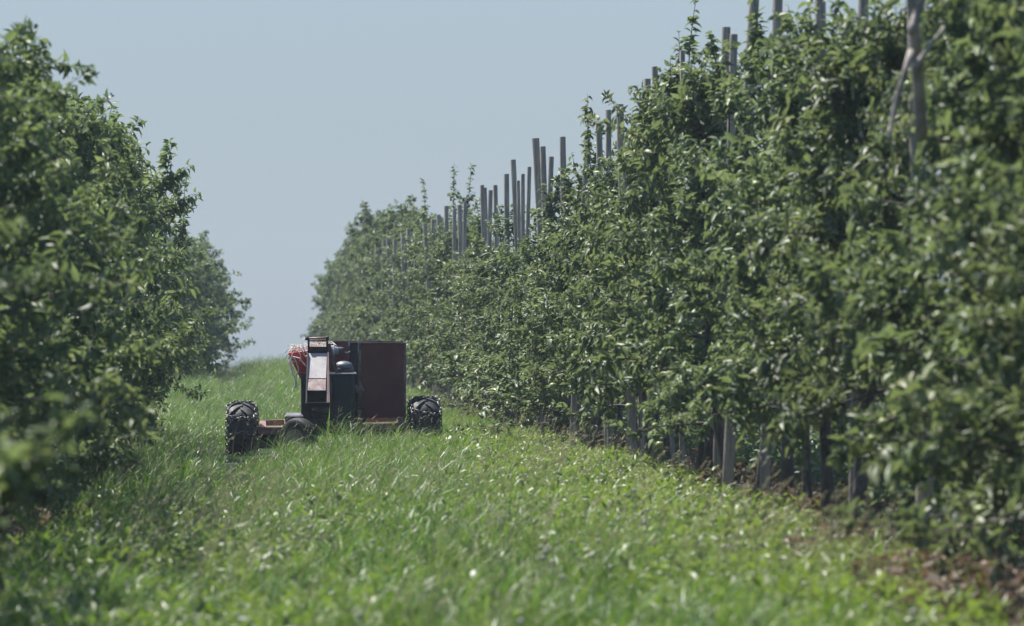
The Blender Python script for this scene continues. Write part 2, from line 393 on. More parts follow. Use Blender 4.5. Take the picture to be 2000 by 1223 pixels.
def make_flowers():
    p = scatter(7, 1.5, -.8, 3.6, 19, 55)
    X, Y = p[:, 0], p[:, 1]
    keep = rng.random(len(X)) < (.25 + .75 * ss(1.4, 2.8, X)) * ss(.3, .7, vnoise(X * 1.2, Y * .4 + 5)) * 1.6
    X, Y = X[keep], Y[keep]
    mb = MB()
    for x, y in zip(X, Y):
        z = float(gz(x, y)) + random.uniform(.13, .24); r = random.uniform(.009, .014)
        mb.lathe([(-r, .001), (-r * .6, r * .85), (.1 * r, r), (r * .7, r * .75), (r, .001)], 'z', 6, (x, y, z))
        mb.tube([(x, y, z - .14), (x + .005, y, z - r)], .0015, 3, False)
    return mb.build('clover_blossom', M['flower'])
tag(make_flowers(), 'small pale clover heads dotted over the sunlit aisle', 'flowers', kind='stuff')

def make_seed():
    p = scatter(30, 10, -.9, 3.4, 20, 128)
    X, Y = p[:, 0], p[:, 1]
    keep = (rng.random(len(X)) < ss(.35, .75, vnoise(X * 1.1 + 31, Y * .5)) * np.where((X > .1) & (X < 2.8) & (Y > 46) & (Y < 59), .3, 1.0)) & ~machine_clear(X, Y)
    X, Y = X[keep], Y[keep]; n = len(X)
    H = rng.uniform(.32, .55, n); bd = rng.normal(.1, .6, n); bend = rng.uniform(.15, .6, n)
    P = np.stack([X, Y, gz(X, Y)], 1)
    V1, q1, t1 = blades(P, H, np.full(n, .0035), rng.uniform(-.6, .6, n), bd, bend)
    tip = V1.reshape(n, 7, 3)[:, 6]; pre = V1.reshape(n, 7, 3)[:, 4]
    ax = unit(tip - pre)
    k = 10
    P2 = np.repeat(tip - ax * .02, k, 0) + np.repeat(ax, k, 0) * (np.tile(np.arange(k), n) * .008)[:, None]
    A = np.repeat(ax, k, 0) + rng.normal(0, .5, (n * k, 3))
    V2, q2, t2 = leaves(P2, A, rng.normal(0, 1, (n * k, 3)), rng.uniform(.014, .026, n * k), rng.uniform(.004, .007, n * k), np.zeros(n * k), np.zeros(n * k))
    o = len(V1)
    return mesh_np('seed_grass', np.concatenate([V1, V2]), np.concatenate([q1, q2 + o]), np.concatenate([t1, t2 + o]))
tag(obj('seed_grass', make_seed(), M['seed']), 'tan seed heads of tall grass swaying above the aisle', 'grass', kind='stuff')

def make_dry():
    p = scatter(260, 90, -2.4, 6.0, 17, 132)
    X, Y = p[:, 0], p[:, 1]
    pt = vnoise(X * 1.6 + 3, Y * .55 + 40)
    keep = on_soil(X + .12 * np.sign(1 - X), Y) & (rng.random(len(X)) < ss(.3, .75, pt) * 1.2)
    X, Y = X[keep], Y[keep]; n = len(X)
    h = rng.uniform(.06, .30, n)
    P = np.stack([X, Y, gz(X, Y) - .01], 1)
    V1, q1, t1 = blades(P, h, rng.uniform(.004, .012, n), rng.uniform(-1.5, 1.5, n), rng.uniform(0, 6.28, n), rng.uniform(.2, 1.2, n))
    m = n; j = rng.integers(0, n, m)
    P2 = np.stack([X[j], Y[j], gz(X[j], Y[j]) + rng.uniform(.005, .16, m)], 1)
    V2, q2, t2 = leaves(P2, rng.normal(0, 1, (m, 3)) * [1, 1, .5], np.array([0, 0, 1.]) + rng.normal(0, .5, (m, 3)), rng.uniform(.04, .09, m), rng.uniform(.02, .045, m), rng.uniform(-.3, .5, m), rng.uniform(0, .5, m))
    o = len(V1)
    return mesh_np('dry_weeds', np.concatenate([V1, V2]), np.concatenate([q1, q2 + o]), np.concatenate([t1, t2 + o]))
tag(obj('dry_weeds', make_dry(), M['dry']), 'dry brown weeds and fallen leaves on the bare soil strips under the trees', 'weeds', kind='stuff')

def make_weeds():
    p = scatter(24, 16, 3.1, 4.3, 22, 120)
    q = scatter(14, 10, -1.6, -.4, 22, 66)
    C = np.concatenate([p, q]); C = C[rng.random(len(C)) < ss(.35, .8, vnoise(C[:, 0] * 1.9 + 50, C[:, 1] * .7)) * 1.1]
    k = 9; X = np.repeat(C[:, 0], k) + rng.normal(0, .035, len(C) * k); Y = np.repeat(C[:, 1], k) + rng.normal(0, .04, len(C) * k); n = len(X)
    h = np.repeat(rng.uniform(.10, .30, len(C)), k) * rng.uniform(.5, 1.15, n)
    return mesh_np('weeds', *blades(np.stack([X, Y, gz(X, Y) - .01], 1), h, rng.uniform(.006, .017, n), rng.uniform(-1.2, 1.2, n), rng.uniform(0, 6.28, n), rng.uniform(.2, 1.1, n)))
tag(obj('weeds', make_weeds(), M['clover']), 'tufts of tall green weeds at the feet of the tree rows', 'weeds', kind='stuff')

def make_undergrowth():  # leafy band added behind the trunks; its dark foliage stands in for crown shade
    C = scatter(30, 22, 4.7, 6.1, 26, 110); C = C[rng.random(len(C)) < ss(.15, .6, vnoise(C[:, 0] * 1.3 + 20, C[:, 1] * .5))]
    k = 22; n = len(C) * k; rad = np.repeat(rng.uniform(.10, .22, len(C)), k); hh = np.repeat(rng.uniform(.18, .55, len(C)), k)
    a = rng.uniform(0, 6.28, n); rr = rad * np.sqrt(rng.random(n))
    X = np.repeat(C[:, 0], k) + rr * np.cos(a); Y = np.repeat(C[:, 1], k) + rr * np.sin(a)
    P = np.stack([X, Y, gz(X, Y) + hh * rng.random(n)], 1)
    A = np.stack([np.cos(a), np.sin(a), rng.uniform(-.3, .9, n)], 1)
    L = rng.uniform(.06, .13, n)
    V, q, t = leaves(P, A, np.array([0, 0, 1.]) + rng.normal(0, .5, (n, 3)), L, L * rng.uniform(.4, .7, n), rng.uniform(.1, .6, n), rng.uniform(0, .4, n))
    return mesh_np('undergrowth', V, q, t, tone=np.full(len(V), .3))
tag(obj('undergrowth', make_undergrowth(), M['leaf_l']), 'leafy undergrowth behind the right row trunks, added dark to stand in for shade', 'undergrowth', kind='stuff')

# ------------------------------------------------------------------ apple trees
def gen_tree(seed, Ht, h0, rad, n_br, shoots, lps, lean=0.06, leafL=(.044, .088)):
    """returns (trunk mesh, crown mesh). rad(t) = crown radius at relative height t"""
    r = np.random.default_rng(seed); rnd = random.Random(seed)
    mb = MB()
    tp = []
    lx, ly = r.normal(0, lean), r.normal(0, lean)
    K = 9
    for i in range(K):
        t = i / (K - 1)
        tp.append(Vector((lx * t + .045 * math.sin(9 * t + seed), ly * t + .045 * math.cos(8 * t + seed), -.06 + (Ht * .93 + .06) * t)))
    base_r = .034 + .016 * rnd.random()
    mb.tube(tp, [base_r * (1.35 if i == 0 else 1) * (1 - .82 * i / (K - 1)) for i in range(K)], 9)
    def trunk_at(z):
        t = min(max((z + .06) / (Ht * .93 + .06), 0), 1) * (K - 1); i = min(int(t), K - 2); f = t - i
        return tp[i].lerp(tp[i + 1], f)
    S0, SD, SL = [], [], []
    az = rnd.random() * 6.28
    for b in range(n_br):
        t = (b + .5 * rnd.random()) / n_br
        t = t ** .92
        zb = h0 + (Ht * .93 - h0) * t * .97
        az += 2.4 + rnd.uniform(-.5, .5)
        ln = rad(zb / Ht) * (rnd.uniform(.40, .95) if rnd.random() < .66 or t < .22 else rnd.uniform(1.0, 1.28))
        el = rnd.uniform(.0, .55) + .5 * t * t
        dirh = Vector((math.cos(az), math.sin(az), 0))
        p0 = trunk_at(zb - .12 * ln); pts = [p0]; d = (dirh * math.cos(el) + Vector((0, 0, math.sin(el)))).normalized()
        ns = 6
        for k in range(ns):
            d = (d + Vector((rnd.uniform(-.16, .16), rnd.uniform(-.16, .16), rnd.uniform(-.17, .07) * (1.2 - t)))).normalized()
            pts.append(pts[-1] + d * ln / ns)
        mb.tube(pts, [max(.004, (.016 - .004 * t) * (1 - .8 * k / ns)) for k in range(ns + 1)], 5, False)
        nsh = max(4, int(shoots * (.45 + .7 * ln / rad(.35))))
        for k in range(nsh):
            u = (.18 + .82 * ((k + rnd.random()) / nsh) ** .8) * ns
            i = min(int(u), ns - 1); q = pts[i].lerp(pts[i + 1], u - i)
            sd = dirh * rnd.uniform(.0, .9) + Vector((rnd.gauss(0, .65), rnd.gauss(0, .65), rnd.gauss(.18, .6)))
            sl = rnd.uniform(.10, .28)
            if rnd.random() < .13:
                sl *= 2.1; sd = dirh * rnd.uniform(-.1, .7) + Vector((rnd.gauss(0, .25), rnd.gauss(0, .25), rnd.uniform(.3, 1.1)))
            S0.append(q); SD.append(sd.normalized()); SL.append(sl)
    # leader sprouts at the very top
    for k in range(7):
        q = trunk_at(Ht * rnd.uniform(.78, .93)); S0.append(q)
        SD.append(Vector((rnd.gauss(0, .35), rnd.gauss(0, .35), 1)).normalized()); SL.append(rnd.uniform(.18, .36) if k else .62)
    for q, d, l in zip(S0, SD, SL):
        mid = q + d * l * .55 + Vector((0, 0, -.02 * l)); mb.tube([q, mid, q + d * l + Vector((0, 0, -.12 * l))], [.004, .003, .0015], 3, False)
    S0 = np.array([tuple(v) for v in S0]); SD = np.array([tuple(v) for v in SD]); SL = np.array(SL)
    cnt = np.maximum(5, (lps * SL / .18 * r.uniform(.75, 1.25, len(SL))).astype(int))
    idx = np.repeat(np.arange(len(SL)), cnt); n = len(idx)
    sz = r.uniform(.78, 1.38, len(SL))[idx]; tn = r.beta(1.1, 1.3, len(SL))[idx]
    t = r.uniform(.05, 1.0, n)
    P = S0[idx] + SD[idx] * (SL[idx] * t)[:, None] + np.array([0, 0, -1.]) * (SL[idx] * .12 * t * t)[:, None]
    perp = unit(np.cross(SD[idx], r.normal(0, 1, (n, 3))))
    A = perp * 1.0 + SD[idx] * r.uniform(.25, .95, n)[:, None] + np.array([0, 0, -1.]) * r.uniform(-.15, .75, n)[:, None]
    A = unit(A)
    out = P * [1, 1, 0]; out = out / np.maximum(np.linalg.norm(out, axis=1, keepdims=True), .15)
    Nn = np.array([0, 0, 1.]) * r.uniform(.2, 1.1, n)[:, None] + out * r.uniform(-.1, .8, n)[:, None] + r.normal(0, .42, (n, 3))
    L = r.uniform(leafL[0], leafL[1], n) * (1 - .25 * (t > .9)) * sz; W = L * r.uniform(.36, .54, n)
    V, q, tr = leaves(P + A * .012, A, Nn, L, W, r.uniform(.05, .95, n), r.uniform(.1, .7, n))
    crown = mesh_np('crown', V, q, tr, tone=np.repeat(tn, 8))
    tm = bpy.data.meshes.new('trunk'); tm.from_pydata([tuple(p) for p in mb.v], [], mb.f); tm.update()
    for p in tm.polygons: p.use_smooth = True
    return tm, crown

def rad_right(t):   # spindle, broad low, thin top
    return 1.0 * (1 - .86 * max(0, (t - .28) / .72) ** .95) * (0.72 + .28 * min(1, t / .2))
def rad_left(t):    # oval bush
    return 1.12 * (1 - .80 * max(0, (t - .36) / .64) ** 1.6) * (0.72 + .28 * min(1, t / .25))

RV = [gen_tree(100 + i, 3.1 + .12 * (i % 3), (.95, .70, .87, .62, 1.0, .46, .40)[i], rad_right, 38 if i < 5 else 44, 9, 18, .10) for i in range(7)]
LV = [gen_tree(200 + i, 3.45, .30, rad_left, 46, 11, 17, .05) for i in range(5)]
RV_H = [3.1 + .12 * (i % 3) for i in range(7)]

def apple_mesh():
    mb = MB(); n = 14; prof = []
    for i in range(9):
        a = math.pi * i / 8
        prof.append((-.034 * math.cos(a) * (1 - .12 * abs(math.cos(a)) ** 6), max(.0015, .038 * math.sin(a) ** .8)))
    mb.lathe(prof, 'z', n)
    mb.tube([(0, 0, .028), (.003, 0, .055)], .0018, 4)
    me = bpy.data.meshes.new('apple'); me.from_pydata([tuple(p) for p in mb.v], [], mb.f); me.update()
    for p in me.polygons: p.use_smooth = True
    me.materials.append(M['apple'])
    return me
APPLE = apple_mesh()

def tree(variants, i, x, y, height, base_h, rz, rscale, leafm, apples=0, rnd=random):
    tm, cm = variants[i]
    root = empty('apple_tree', (x, y, float(gz(x, y)) - .02), rz)
    root.scale = (rscale, rscale, height / base_h)
    obj('trunk', tm, M['bark'], root) if not tm.materials else link_child('trunk', tm, root)
    obj('crown', cm, leafm, root) if not cm.materials else link_child('crown', cm, root)
    for k in range(apples):
        a = link_child('apple', APPLE, root)
        # on the aisle side, inside the leaf shell
        t = rnd.uniform(.12, .85); rr = (rad_right(t) if variants is RV else rad_left(t)) * rnd.uniform(.74, .92)
        side = (math.pi if variants is RV else 0) + rnd.uniform(-1.1, 1.1) - (.55 if variants is RV else -.5)
        a.location = (rr * math.cos(side - rz), rr * math.sin(side - rz), t * base_h)
        a.scale = (1 / rscale, 1 / rscale, base_h / height)
        s = rnd.uniform(.62, .9); a.scale = [c * s for c in a.scale]
    return root

def link_child(name, me, parent):
    o = link(bpy.data.objects.new(name, me)); o.parent = parent; return o

# --- posts of the right row: (photo x of top, photo y of top, sideways lean in metres, thickness)
POSTS = [(735, 466, .02, .10), (750, 463, -.03, .10), (757, 462, .03, .10), (771, 466, .0, .10), (786, 456, .06, .11), (797, 446, .08, .11),
         (829, 436, .12, .10), (845, 428, .03, .10), (856, 419, .05, .10), (871, 402, .03, .10), (887, 408, .02, .09), (897, 400, .06, .10),
         (908, 394, .0, .09), (941, 361, .07, .10), (947, 366, .05, .08), (958, 371, -.03, .10), (967, 361, .08, .10), (989, 339, .03, .11),
         (1002, 311, .13, .11), (1012, 352, .06, .07), (1021, 339, .0, .08), (1034, 325, -.05, .08), (1046, 269, .16, .14), (1060, 285, .06, .11),
         (1077, 305, -.06, .10), (1099, 266, .05, .11), (1149, 252, -.12, .10), (1170, 239, .08, .10), (1189, 213, .02, .09), (1211, 202, .07, .12),
         (1256, 182, -.06, .10), (1266, 152, -.03, .10), (1280, 128, .1, .09), (1335, 96, .0, .07), (1421, 50, -.03, .11), (1436, 64, -.06, .10),
         (1476, -8, -.12, .13), (1523, -14, -.05, .12), (1606, -30, .05, .12), (1693, -60, -.04, .11), (1792, -110, .03, .15)]
ORD = ['farthest', 'second', 'third', 'fourth', 'fifth', 'sixth', 'seventh', 'eighth', 'ninth', 'tenth', 'eleventh', 'twelfth', 'thirteenth', 'fourteenth', 'fifteenth',
       'sixteenth', 'seventeenth', 'eighteenth', 'nineteenth', 'twentieth', 'twenty-first', 'twenty-second', 'twenty-third', 'twenty-fourth', 'twenty-fifth',
       'twenty-sixth', 'twenty-seventh', 'twenty-eighth', 'twenty-ninth', 'thirtieth', 'thirty-first', 'thirty-second', 'thirty-third', 'thirty-fourth', 'thirty-fifth',
       'thirty-sixth', 'thirty-seventh', 'thirty-eighth', 'thirty-ninth', 'fortieth', 'forty-first']
post_xy = []
rp = random.Random(9)
for i, (px, py, lean, th) in enumerate(POSTS):
    Xt = XR - (.52 if px < 830 else .36 if px < 930 else .12 if px < 1240 else -.08 if px < 1780 else .0) + rp.uniform(-.05, .05)
    Y = F * Xt / (px - VPX)
    zt = CAM_H + (VPY - py) * Y / F
    lean += rp.uniform(-.025, .025)
    Xb = Xt + lean * 1.6
    g = float(gz(Xb, Y))
    H = zt - g
    n, K = 10, 7
    mb = MB(); pts = []; rr = []
    sq = .5 * th * (.68 if px > 900 else .74)
    for k in range(K):
        t = k / (K - 1)
        pts.append((-(lean * 1.6) * t, rp.uniform(-.004, .004), -.25 + (H + .25) * t)); rr.append(sq * (1.06 - .10 * t) * rp.uniform(.985, 1.015))
    mb.tube(pts, rr, n)
    o = mb.build('wooden_post', M['post'], None, True, .004, (Xb, Y, g))
    post_xy.append((px, Xb, Y))
    if i == 0: lb = 'weathered grey wooden post at the far end of the line of posts'
    elif abs(lean) >= .12: lb = f'leaning grey wooden post, {ORD[i]} post top from the far end of the row'
    elif th <= .08: lb = f'thin grey wooden post, {ORD[i]} post top from the far end of the row'
    elif i >= 36: lb = f'tall blurred grey post reaching above the picture, {ORD[i]} from the far end of the row'
    else: lb = f'upright grey wooden post, {ORD[i]} post top from the far end of the row'
    tag(o, lb, 'post', 'wooden posts along the right tree row')

# --- right row
PROF_X = [560, 620, 660, 690, 740, 790, 830, 870, 900, 950, 1000, 1050, 1100, 1150, 1200, 1250, 1300, 1340, 1380, 1420, 1480, 1550, 1620, 1700, 1780, 1850, 1950, 2600]
PROF_Y = [640, 590, 500, 430, 425, 425, 440, 450, 440, 455, 475, 460, 455, 440, 405, 315, 160, 120, 140, 160, 105, 70, 50, 40, 25, -35, -90, -420]
rt = random.Random(3)
rows_r = []
y = 16.6
while y < 164:
    rows_r.append(y); y += 1.62 + rt.uniform(-.25, .25)
used = {}
right_roots = []
for k, Y in enumerate(rows_r):
    x = XR + rt.uniform(-.14, .14)
    s = F / Y; px = VPX + x * s
    ytop = float(np.interp(px, PROF_X, PROF_Y)) + rt.choice((-.22, -.05, .1, .3, .45)) * s * (1.5 if px < 840 else 1)
    g = float(gz(x, Y))
    h = (VPY - ytop) / s + CAM_H - g
    h = min(max(h, 2.1), 4.0)
    vi = rt.choice((5, 6)) if Y < 29 else (rt.choice((1, 3, 3, 6)) if Y > 58 else rt.randrange(5))
    app = 3 if Y < 34 else (2 if Y < 50 else 0)
    t = tree(RV, vi, x, Y, h, RV_H[vi], rt.uniform(0, 6.28), rt.uniform(.95, 1.15), M['leaf_r'], app, rt)
    d = min(range(len(post_xy)), key=lambda i: abs(post_xy[i][0] - px))
    if px < 722: lb = 'hazy apple tree at the far end of the right row beyond the last post'
    elif px > 1830: lb = 'blurred apple tree close to the camera at the right end of the right row'
    else:
        rel = 'at' if abs(post_xy[d][0] - px) < 7 else ('beyond' if px < post_xy[d][0] else 'before')
        lb = f'apple tree of the right row {rel} the {ORD[d]} post from the far end'
    tag(t, lb, 'apple tree', 'apple trees of the right row')
    right_roots.append((t, px, Y))

# --- left row
rt = random.Random(21)
LEFT = [(12.9, 2.75, 1.08), (14.6, 2.7, 1.03), (16.4, 2.7, 1.0), (18.4, 2.75, 1.0), (20.6, 2.8, 1.0), (22.8, 2.9, .98), (25.2, 3.0, .95), (27.6, 3.1, .95),
        (30.2, 3.25, .98), (32.6, 3.35, .98), (35.0, 3.45, 1.0), (37.6, 3.4, 1.0), (40.2, 3.4, 1.0), (42.8, 3.4, 1.0), (45.4, 3.45, 1.0), (48.2, 3.7, 1.06),
        (51.0, 3.65, 1.06), (54.0, 3.55, 1.04), (57.2, 3.6, 1.02), (60.6, 3.75, 1.0), (64.0, 3.8, 1.0), (107.0, 2.9, 1.1), (110.0, 3.2, 1.15), (112.5, 3.2, 1.2), (115.0, 3.35, 1.2), (117.5, 3.3, 1.2), (120.0, 3.3, 1.2), (123.0, 3.2, 1.2)]
nl = len(LEFT); left_roots = []
for k, (Y, h, rs) in enumerate(LEFT):
    x = float(XL(Y)) + rt.uniform(-.08, .08) - .15 * (1 - float(ss(20, 36, Y)))
    t = tree(LV, rt.randrange(5), x, Y, h, 3.45, rt.uniform(0, 6.28), rs, M['leaf_l'], 2 if Y < 40 else 0, rt)
    if k < 3: lb = 'heavily blurred apple tree nearest the camera at the left edge'
    elif k < 20: lb = 'bushy apple tree within the dense left row, its crown merging with its neighbours'
    elif k == 20: lb = 'bushy apple tree ending the near part of the left row, level with the machine'
    elif k == nl - 1: lb = 'round hazy apple tree on the crest at the far end of the left row'
    else: lb = 'hazy apple tree in the small far group at the top of the left row'
    tag(t, lb, 'apple tree', 'apple trees of the left row'); left_roots.append((t, 0, Y))

# --- leader shoots that stand above the crowns
def shoot_mesh(seed, L, side=.0):
    r = np.random.default_rng(seed); mb = MB()
    stems = [([Vector((side * (t ** 2) + .03 * math.sin(4 * t + seed), .02 * math.cos(5 * t), L * t)) for t in np.linspace(0, 1, 7)], .009, .12)]
    for k in range(7):
        q = stems[0][0][0].lerp(stems[0][0][-1], r.uniform(.05, .55)); a = r.uniform(0, 6.28); l = r.uniform(.14, .34)
        d = Vector((math.cos(a) * .75, math.sin(a) * .75, r.uniform(.3, 1.1))).normalized()
        stems.append(([q + d * l * t + Vector((0, 0, .12 * l * t * t)) for t in np.linspace(0, 1, 5)], .005, .1))
    Vs, qs, ts = [], [], []; off = 0
    for pts, rad, t0 in stems:
        m = len(pts) - 1
        mb.tube(pts, [rad * (1 - .75 * i / m) for i in range(m + 1)], 5)
        ln = (pts[-1] - pts[0]).length; n = max(6, int(ln * 62))
        t = r.uniform(t0, 1, n) * m * .999; i = t.astype(int); f = (t - i)[:, None]
        pa = np.array([tuple(p) for p in pts]); P = pa[i] * (1 - f) + pa[i + 1] * f
        a = r.uniform(0, 6.28, n)
        A = np.stack([np.cos(a), np.sin(a), r.uniform(-.7, 1.0, n)], 1)
        V, q, tr = leaves(P, A, np.array([0, 0, 1.]) + r.normal(0, .5, (n, 3)), r.uniform(.05, .11, n), r.uniform(.028, .05, n), r.uniform(.1, .5, n), r.uniform(.1, .4, n))
        Vs.append(V); qs.append(q + off); ts.append(tr + off); off += len(V)
    return mb, np.concatenate(Vs), np.concatenate(qs), np.concatenate(ts)
def add_shoot(px, py_top, py_bot, seed, side=0.0, dx=0.0, lefty=None):
    if lefty is None: root, rpx, Y = min(right_roots, key=lambda a: abs(a[1] - px))
    else: root, rpx, Y = min(left_roots, key=lambda a: abs(a[2] - lefty))
    s = F / Y; L = (py_bot - py_top) / s
    mb, V, q, tr = shoot_mesh(seed, L, side)
    loc = Vector((VPX * 0 + (px - VPX) / s, Y + dx, CAM_H + (VPY - py_bot) / s))
    inv = (Matrix.LocRotScale(root.location, root.rotation_euler, root.scale)).inverted()
    st = mb.build('leader_shoot', M['bark'], root, True)
    st.matrix_local = inv @ Matrix.Translation(loc)
    lf = obj('leaves', mesh_np('leaves', V, q, tr, tone=np.full(len(V), .55)), M['leaf_r'] if lefty is None else M['leaf_l'], st)
    return root
add_shoot(1150, 182, 420, 1, .02); add_shoot(1168, 235, 430, 2, .05)
add_shoot(890, 318, 480, 3, -.05); add_shoot(914, 318, 480, 4, .02)
add_shoot(826, 352, 480, 5, .0); add_shoot(728, 420, 520, 6, .03); add_shoot(777, 390, 500, 7); add_shoot(793, 392, 500, 8)
add_shoot(1352, -20, 260, 9, .04); add_shoot(1330, 60, 260, 10, -.04); add_shoot(1300, 110, 300, 11, .03); add_shoot(1130, 270, 440, 12, .1)
add_shoot(1395, 90, 300, 13, .06); add_shoot(1560, 40, 260, 14, -.05); add_shoot(1640, -20, 200, 15); add_shoot(690, 432, 560, 16); add_shoot(1080, 330, 460, 17, .08)
for a in ((42, 62, 230, 31, .05, 0, 35), (12, 80, 220, 32, -.03, 0, 33), (100, 170, 320, 33, .04, 0, 40), (212, 203, 380, 34, .03, 0, 49), (180, 215, 350, 35, -.05, 0, 48), (250, 268, 420, 36, .06, 0, 54),
          (312, 338, 480, 37, .04, 0, 61), (352, 342, 500, 38, .1, 0, 64), (346, 440, 560, 39, .12, 0, 64), (60, 120, 300, 40, .1, 0, 36), (140, 190, 330, 41, .08, 0, 44)): add_shoot(*a)
for q_, a in enumerate(((932, 385, 470), (975, 400, 480), (1008, 395, 490), (1050, 380, 470), (1085, 345, 450), (1110, 330, 430), (1135, 300, 430), (1195, 300, 410), (1225, 280, 400), (1262, 210, 350), (1290, 160, 320), (865, 420, 500), (838, 440, 510), (1420, 80, 260), (1500, 30, 240), (1600, 10, 200), (1482, -15, 190), (1548, 5, 200), (1575, -20, 190), (1632, -10, 190), (1665, 15, 200), (1722, -15, 180), (1750, 5, 190), (1850, -20, 190), (1398, 60, 240))): add_shoot(*a, 70 + q_, random.uniform(-.08, .08))
add_shoot(1240, 250, 400, 18, -.04)
add_shoot(0, 850, 1050, 56, .15, 0, 16)
def add_limb(a, b, r0, r1, Y, bend=0.0, dep=-.12, sink=0.0):   # a bare limb of the nearest tree, from photo point a (low) to b (high)
    root, rpx, Yt = min(right_roots, key=lambda q: abs(q[2] - Y)); s = F / Yt
    P = lambda p, dy: Vector(((p[0] - VPX) * (Yt + dy) / F, Yt + dy, CAM_H + (VPY - p[1]) * (Yt + dy) / F))
    A, B = P(a, dep + sink), P(b, dep + .1); pts = [A.lerp(B, t) + Vector((bend * math.sin(math.pi * t), .02 * math.sin(6 * t), 0)) for t in np.linspace(0, 1, 8)]
    o = MB().tube(pts, [r0 + (r1 - r0) * k / 7 for k in range(8)], 9).build('limb', M['limb'], root, True)
    o.matrix_local = (Matrix.LocRotScale(root.location, root.rotation_euler, root.scale)).inverted()
add_limb((1808, 270), (1782, -40), .033, .028, 24.4, .008, 0.0, .45)
add_limb((1742, 275), (1786, 95), .011, .017, 24.4, -.01, -.05)
add_limb((1792, 130), (1850, 50), .014, .008, 24.4, .0, 0.0)
add_limb((1786, 60), (1815, -40), .018, .016, 24.4, .0, 0.0)
add_limb((1330, 350), (1420, 420), .02, .03, 44.0)
add_shoot(1460, 80, 300, 19, .04)

# ------------------------------------------------------------------ the machine
MX0, MY0 = (651 - VPX) / 172.4, 58.0
mach = empty('orchard_machine', (MX0, MY0, 0.0))
tag(mach, 'red and dark green towed orchard machine on chained tyres standing in the long grass', 'farm machine')
def u(px): return (px - 651) / 172.4
def w(py): return (885 - py) / 172.4 - 0.023

def tyre_mesh(Rr, hw, lugs):
    mb = MB()
    prof = [(-hw * .72, Rr * .55), (-hw * .95, Rr * .66), (-hw, Rr * .80), (-hw * .93, Rr * .91), (-hw * .72, Rr * .955), (0, Rr * .975),
            (hw * .72, Rr * .955), (hw * .93, Rr * .91), (hw, Rr * .80), (hw * .95, Rr * .66), (hw * .72, Rr * .55)]
    mb.lathe(prof, 'x', 48)
    if lugs:
        for sgn in (-1, 1):
            for k in range(lugs):
                t0 = 2 * math.pi * (k + (.5 if sgn > 0 else 0)) / lugs
                rows = []
                for j in range(6):
                    f = j / 5; xx = sgn * hw * (-.06 + 1.05 * f); th = t0 + .50 * f ** 1.15
                    rb = Rr * (.95 if f < .75 else (.93 if f < .9 else .86)); ro = rb + Rr * .075 * (1 if f < .9 else .7)
                    dt = .062 * (1 + .25 * f)
                    rows.append([(xx, rr * math.cos(a), rr * math.sin(a)) for rr, a in ((rb, th - dt * 1.25), (ro, th - dt), (ro, th + dt), (rb, th + dt * 1.25))])
                vs = [p for r_ in rows for p in r_]
                fs = [(j * 4 + i, j * 4 + i + 1, (j + 1) * 4 + i + 1, (j + 1) * 4 + i) for j in range(5) for i in range(3)]
                fs += [(0, 1, 2, 3), (20, 23, 22, 21)]
                mb.add(vs, fs)
    return mb

def chain_path(mb, pts, link_l=.055, r=.0072):
    pts = [Vector(p) for p in pts]; d = [0]
    for a, b in zip(pts, pts[1:]): d.append(d[-1] + (b - a).length)
    n = max(2, int(d[-1] / (link_l * .76)))
    for k in range(n):
        s = (k + .5) / n * d[-1]; i = max(j for j in range(len(d) - 1) if d[j] <= s)
        dirv = (pts[i + 1] - pts[i]).normalized(); c = pts[i] + dirv * (s - d[i])
        o = dirv.orthogonal().normalized(); o2 = dirv.cross(o)
        a = o if k % 2 else o2
        a = (a + .35 * (o2 if k % 2 else -o)).normalized()
        mb.torus(c, link_l * .55, r, a, 8, 4, .55, dirv)
    return mb

def chains(Rr, hw, seed):
    rn = random.Random(seed); mb = MB()
    n = 8
    for sgn in (-1, 1):
        ring = []
        for k in range(37):
            a = 2 * math.pi * k / 36
            sag = .016 * math.sin(a * n / 1.0) + rn.uniform(-.014, .014)
            ring.append((sgn * (hw * 1.0 + .012), (Rr * .87 + sag) * math.cos(a), (Rr * .87 + sag) * math.sin(a)))
        chain_path(mb, ring)
    for k in range(n):
        a0 = 2 * math.pi * k / n + .15; a1 = a0 + rn.uniform(-.18, .18)
        pts = []
        for j in range(13):
            f = j / 12; x = hw * 1.03 * (2 * f - 1); a = a0 + (a1 - a0) * f + .10 * math.sin(math.pi * f) * (1 if k % 2 else -1) + rn.uniform(-.03, .03)
            rr = Rr * (1.045 if .12 < f < .88 else (.98 if .05 < f < .95 else .89))
            pts.append((x, rr * math.cos(a), rr * math.sin(a)))
        chain_path(mb, pts)
    return mb

def wheel(px, py, Rr, hw, yoff, seed, rz=0.0, name='wheel'):
    mb = MB()
    mb.lathe([(-hw * .5, .02), (-hw * .5, Rr * .28), (-hw * .3, Rr * .34), (-hw * .62, Rr * .50), (-hw * .74, Rr * .56), (-hw * .6, Rr * .54), (hw * .6, Rr * .54), (hw * .74, Rr * .56), (hw * .62, Rr * .50), (hw * .3, Rr * .34), (hw * .5, Rr * .28), (hw * .5, .02)], 'x', 32)
    for k in range(5):
        a = k * 2 * math.pi / 5
        mb.lathe([(-hw * .5 - .018, .011), (-hw * .5, .011)], 'x', 6, (0, Rr * .2 * math.cos(a), Rr * .2 * math.sin(a)))
    wh = mb.build(name, M['darkrim'], mach, True, 0, (u(px), yoff, w(py))); wh.rotation_euler = (0, 0, rz)
    t = tyre_mesh(Rr, hw, 13).build('tyre', M['rubber'], wh, True)
    for p in t.data.polygons: p.use_smooth = len(p.vertices) == 4
    em = t.modifiers.new('split', 'EDGE_SPLIT'); em.split_angle = R(38)
    chains(Rr, hw, seed).build('tyre_chain', M['chain'], wh, True)
    return wh
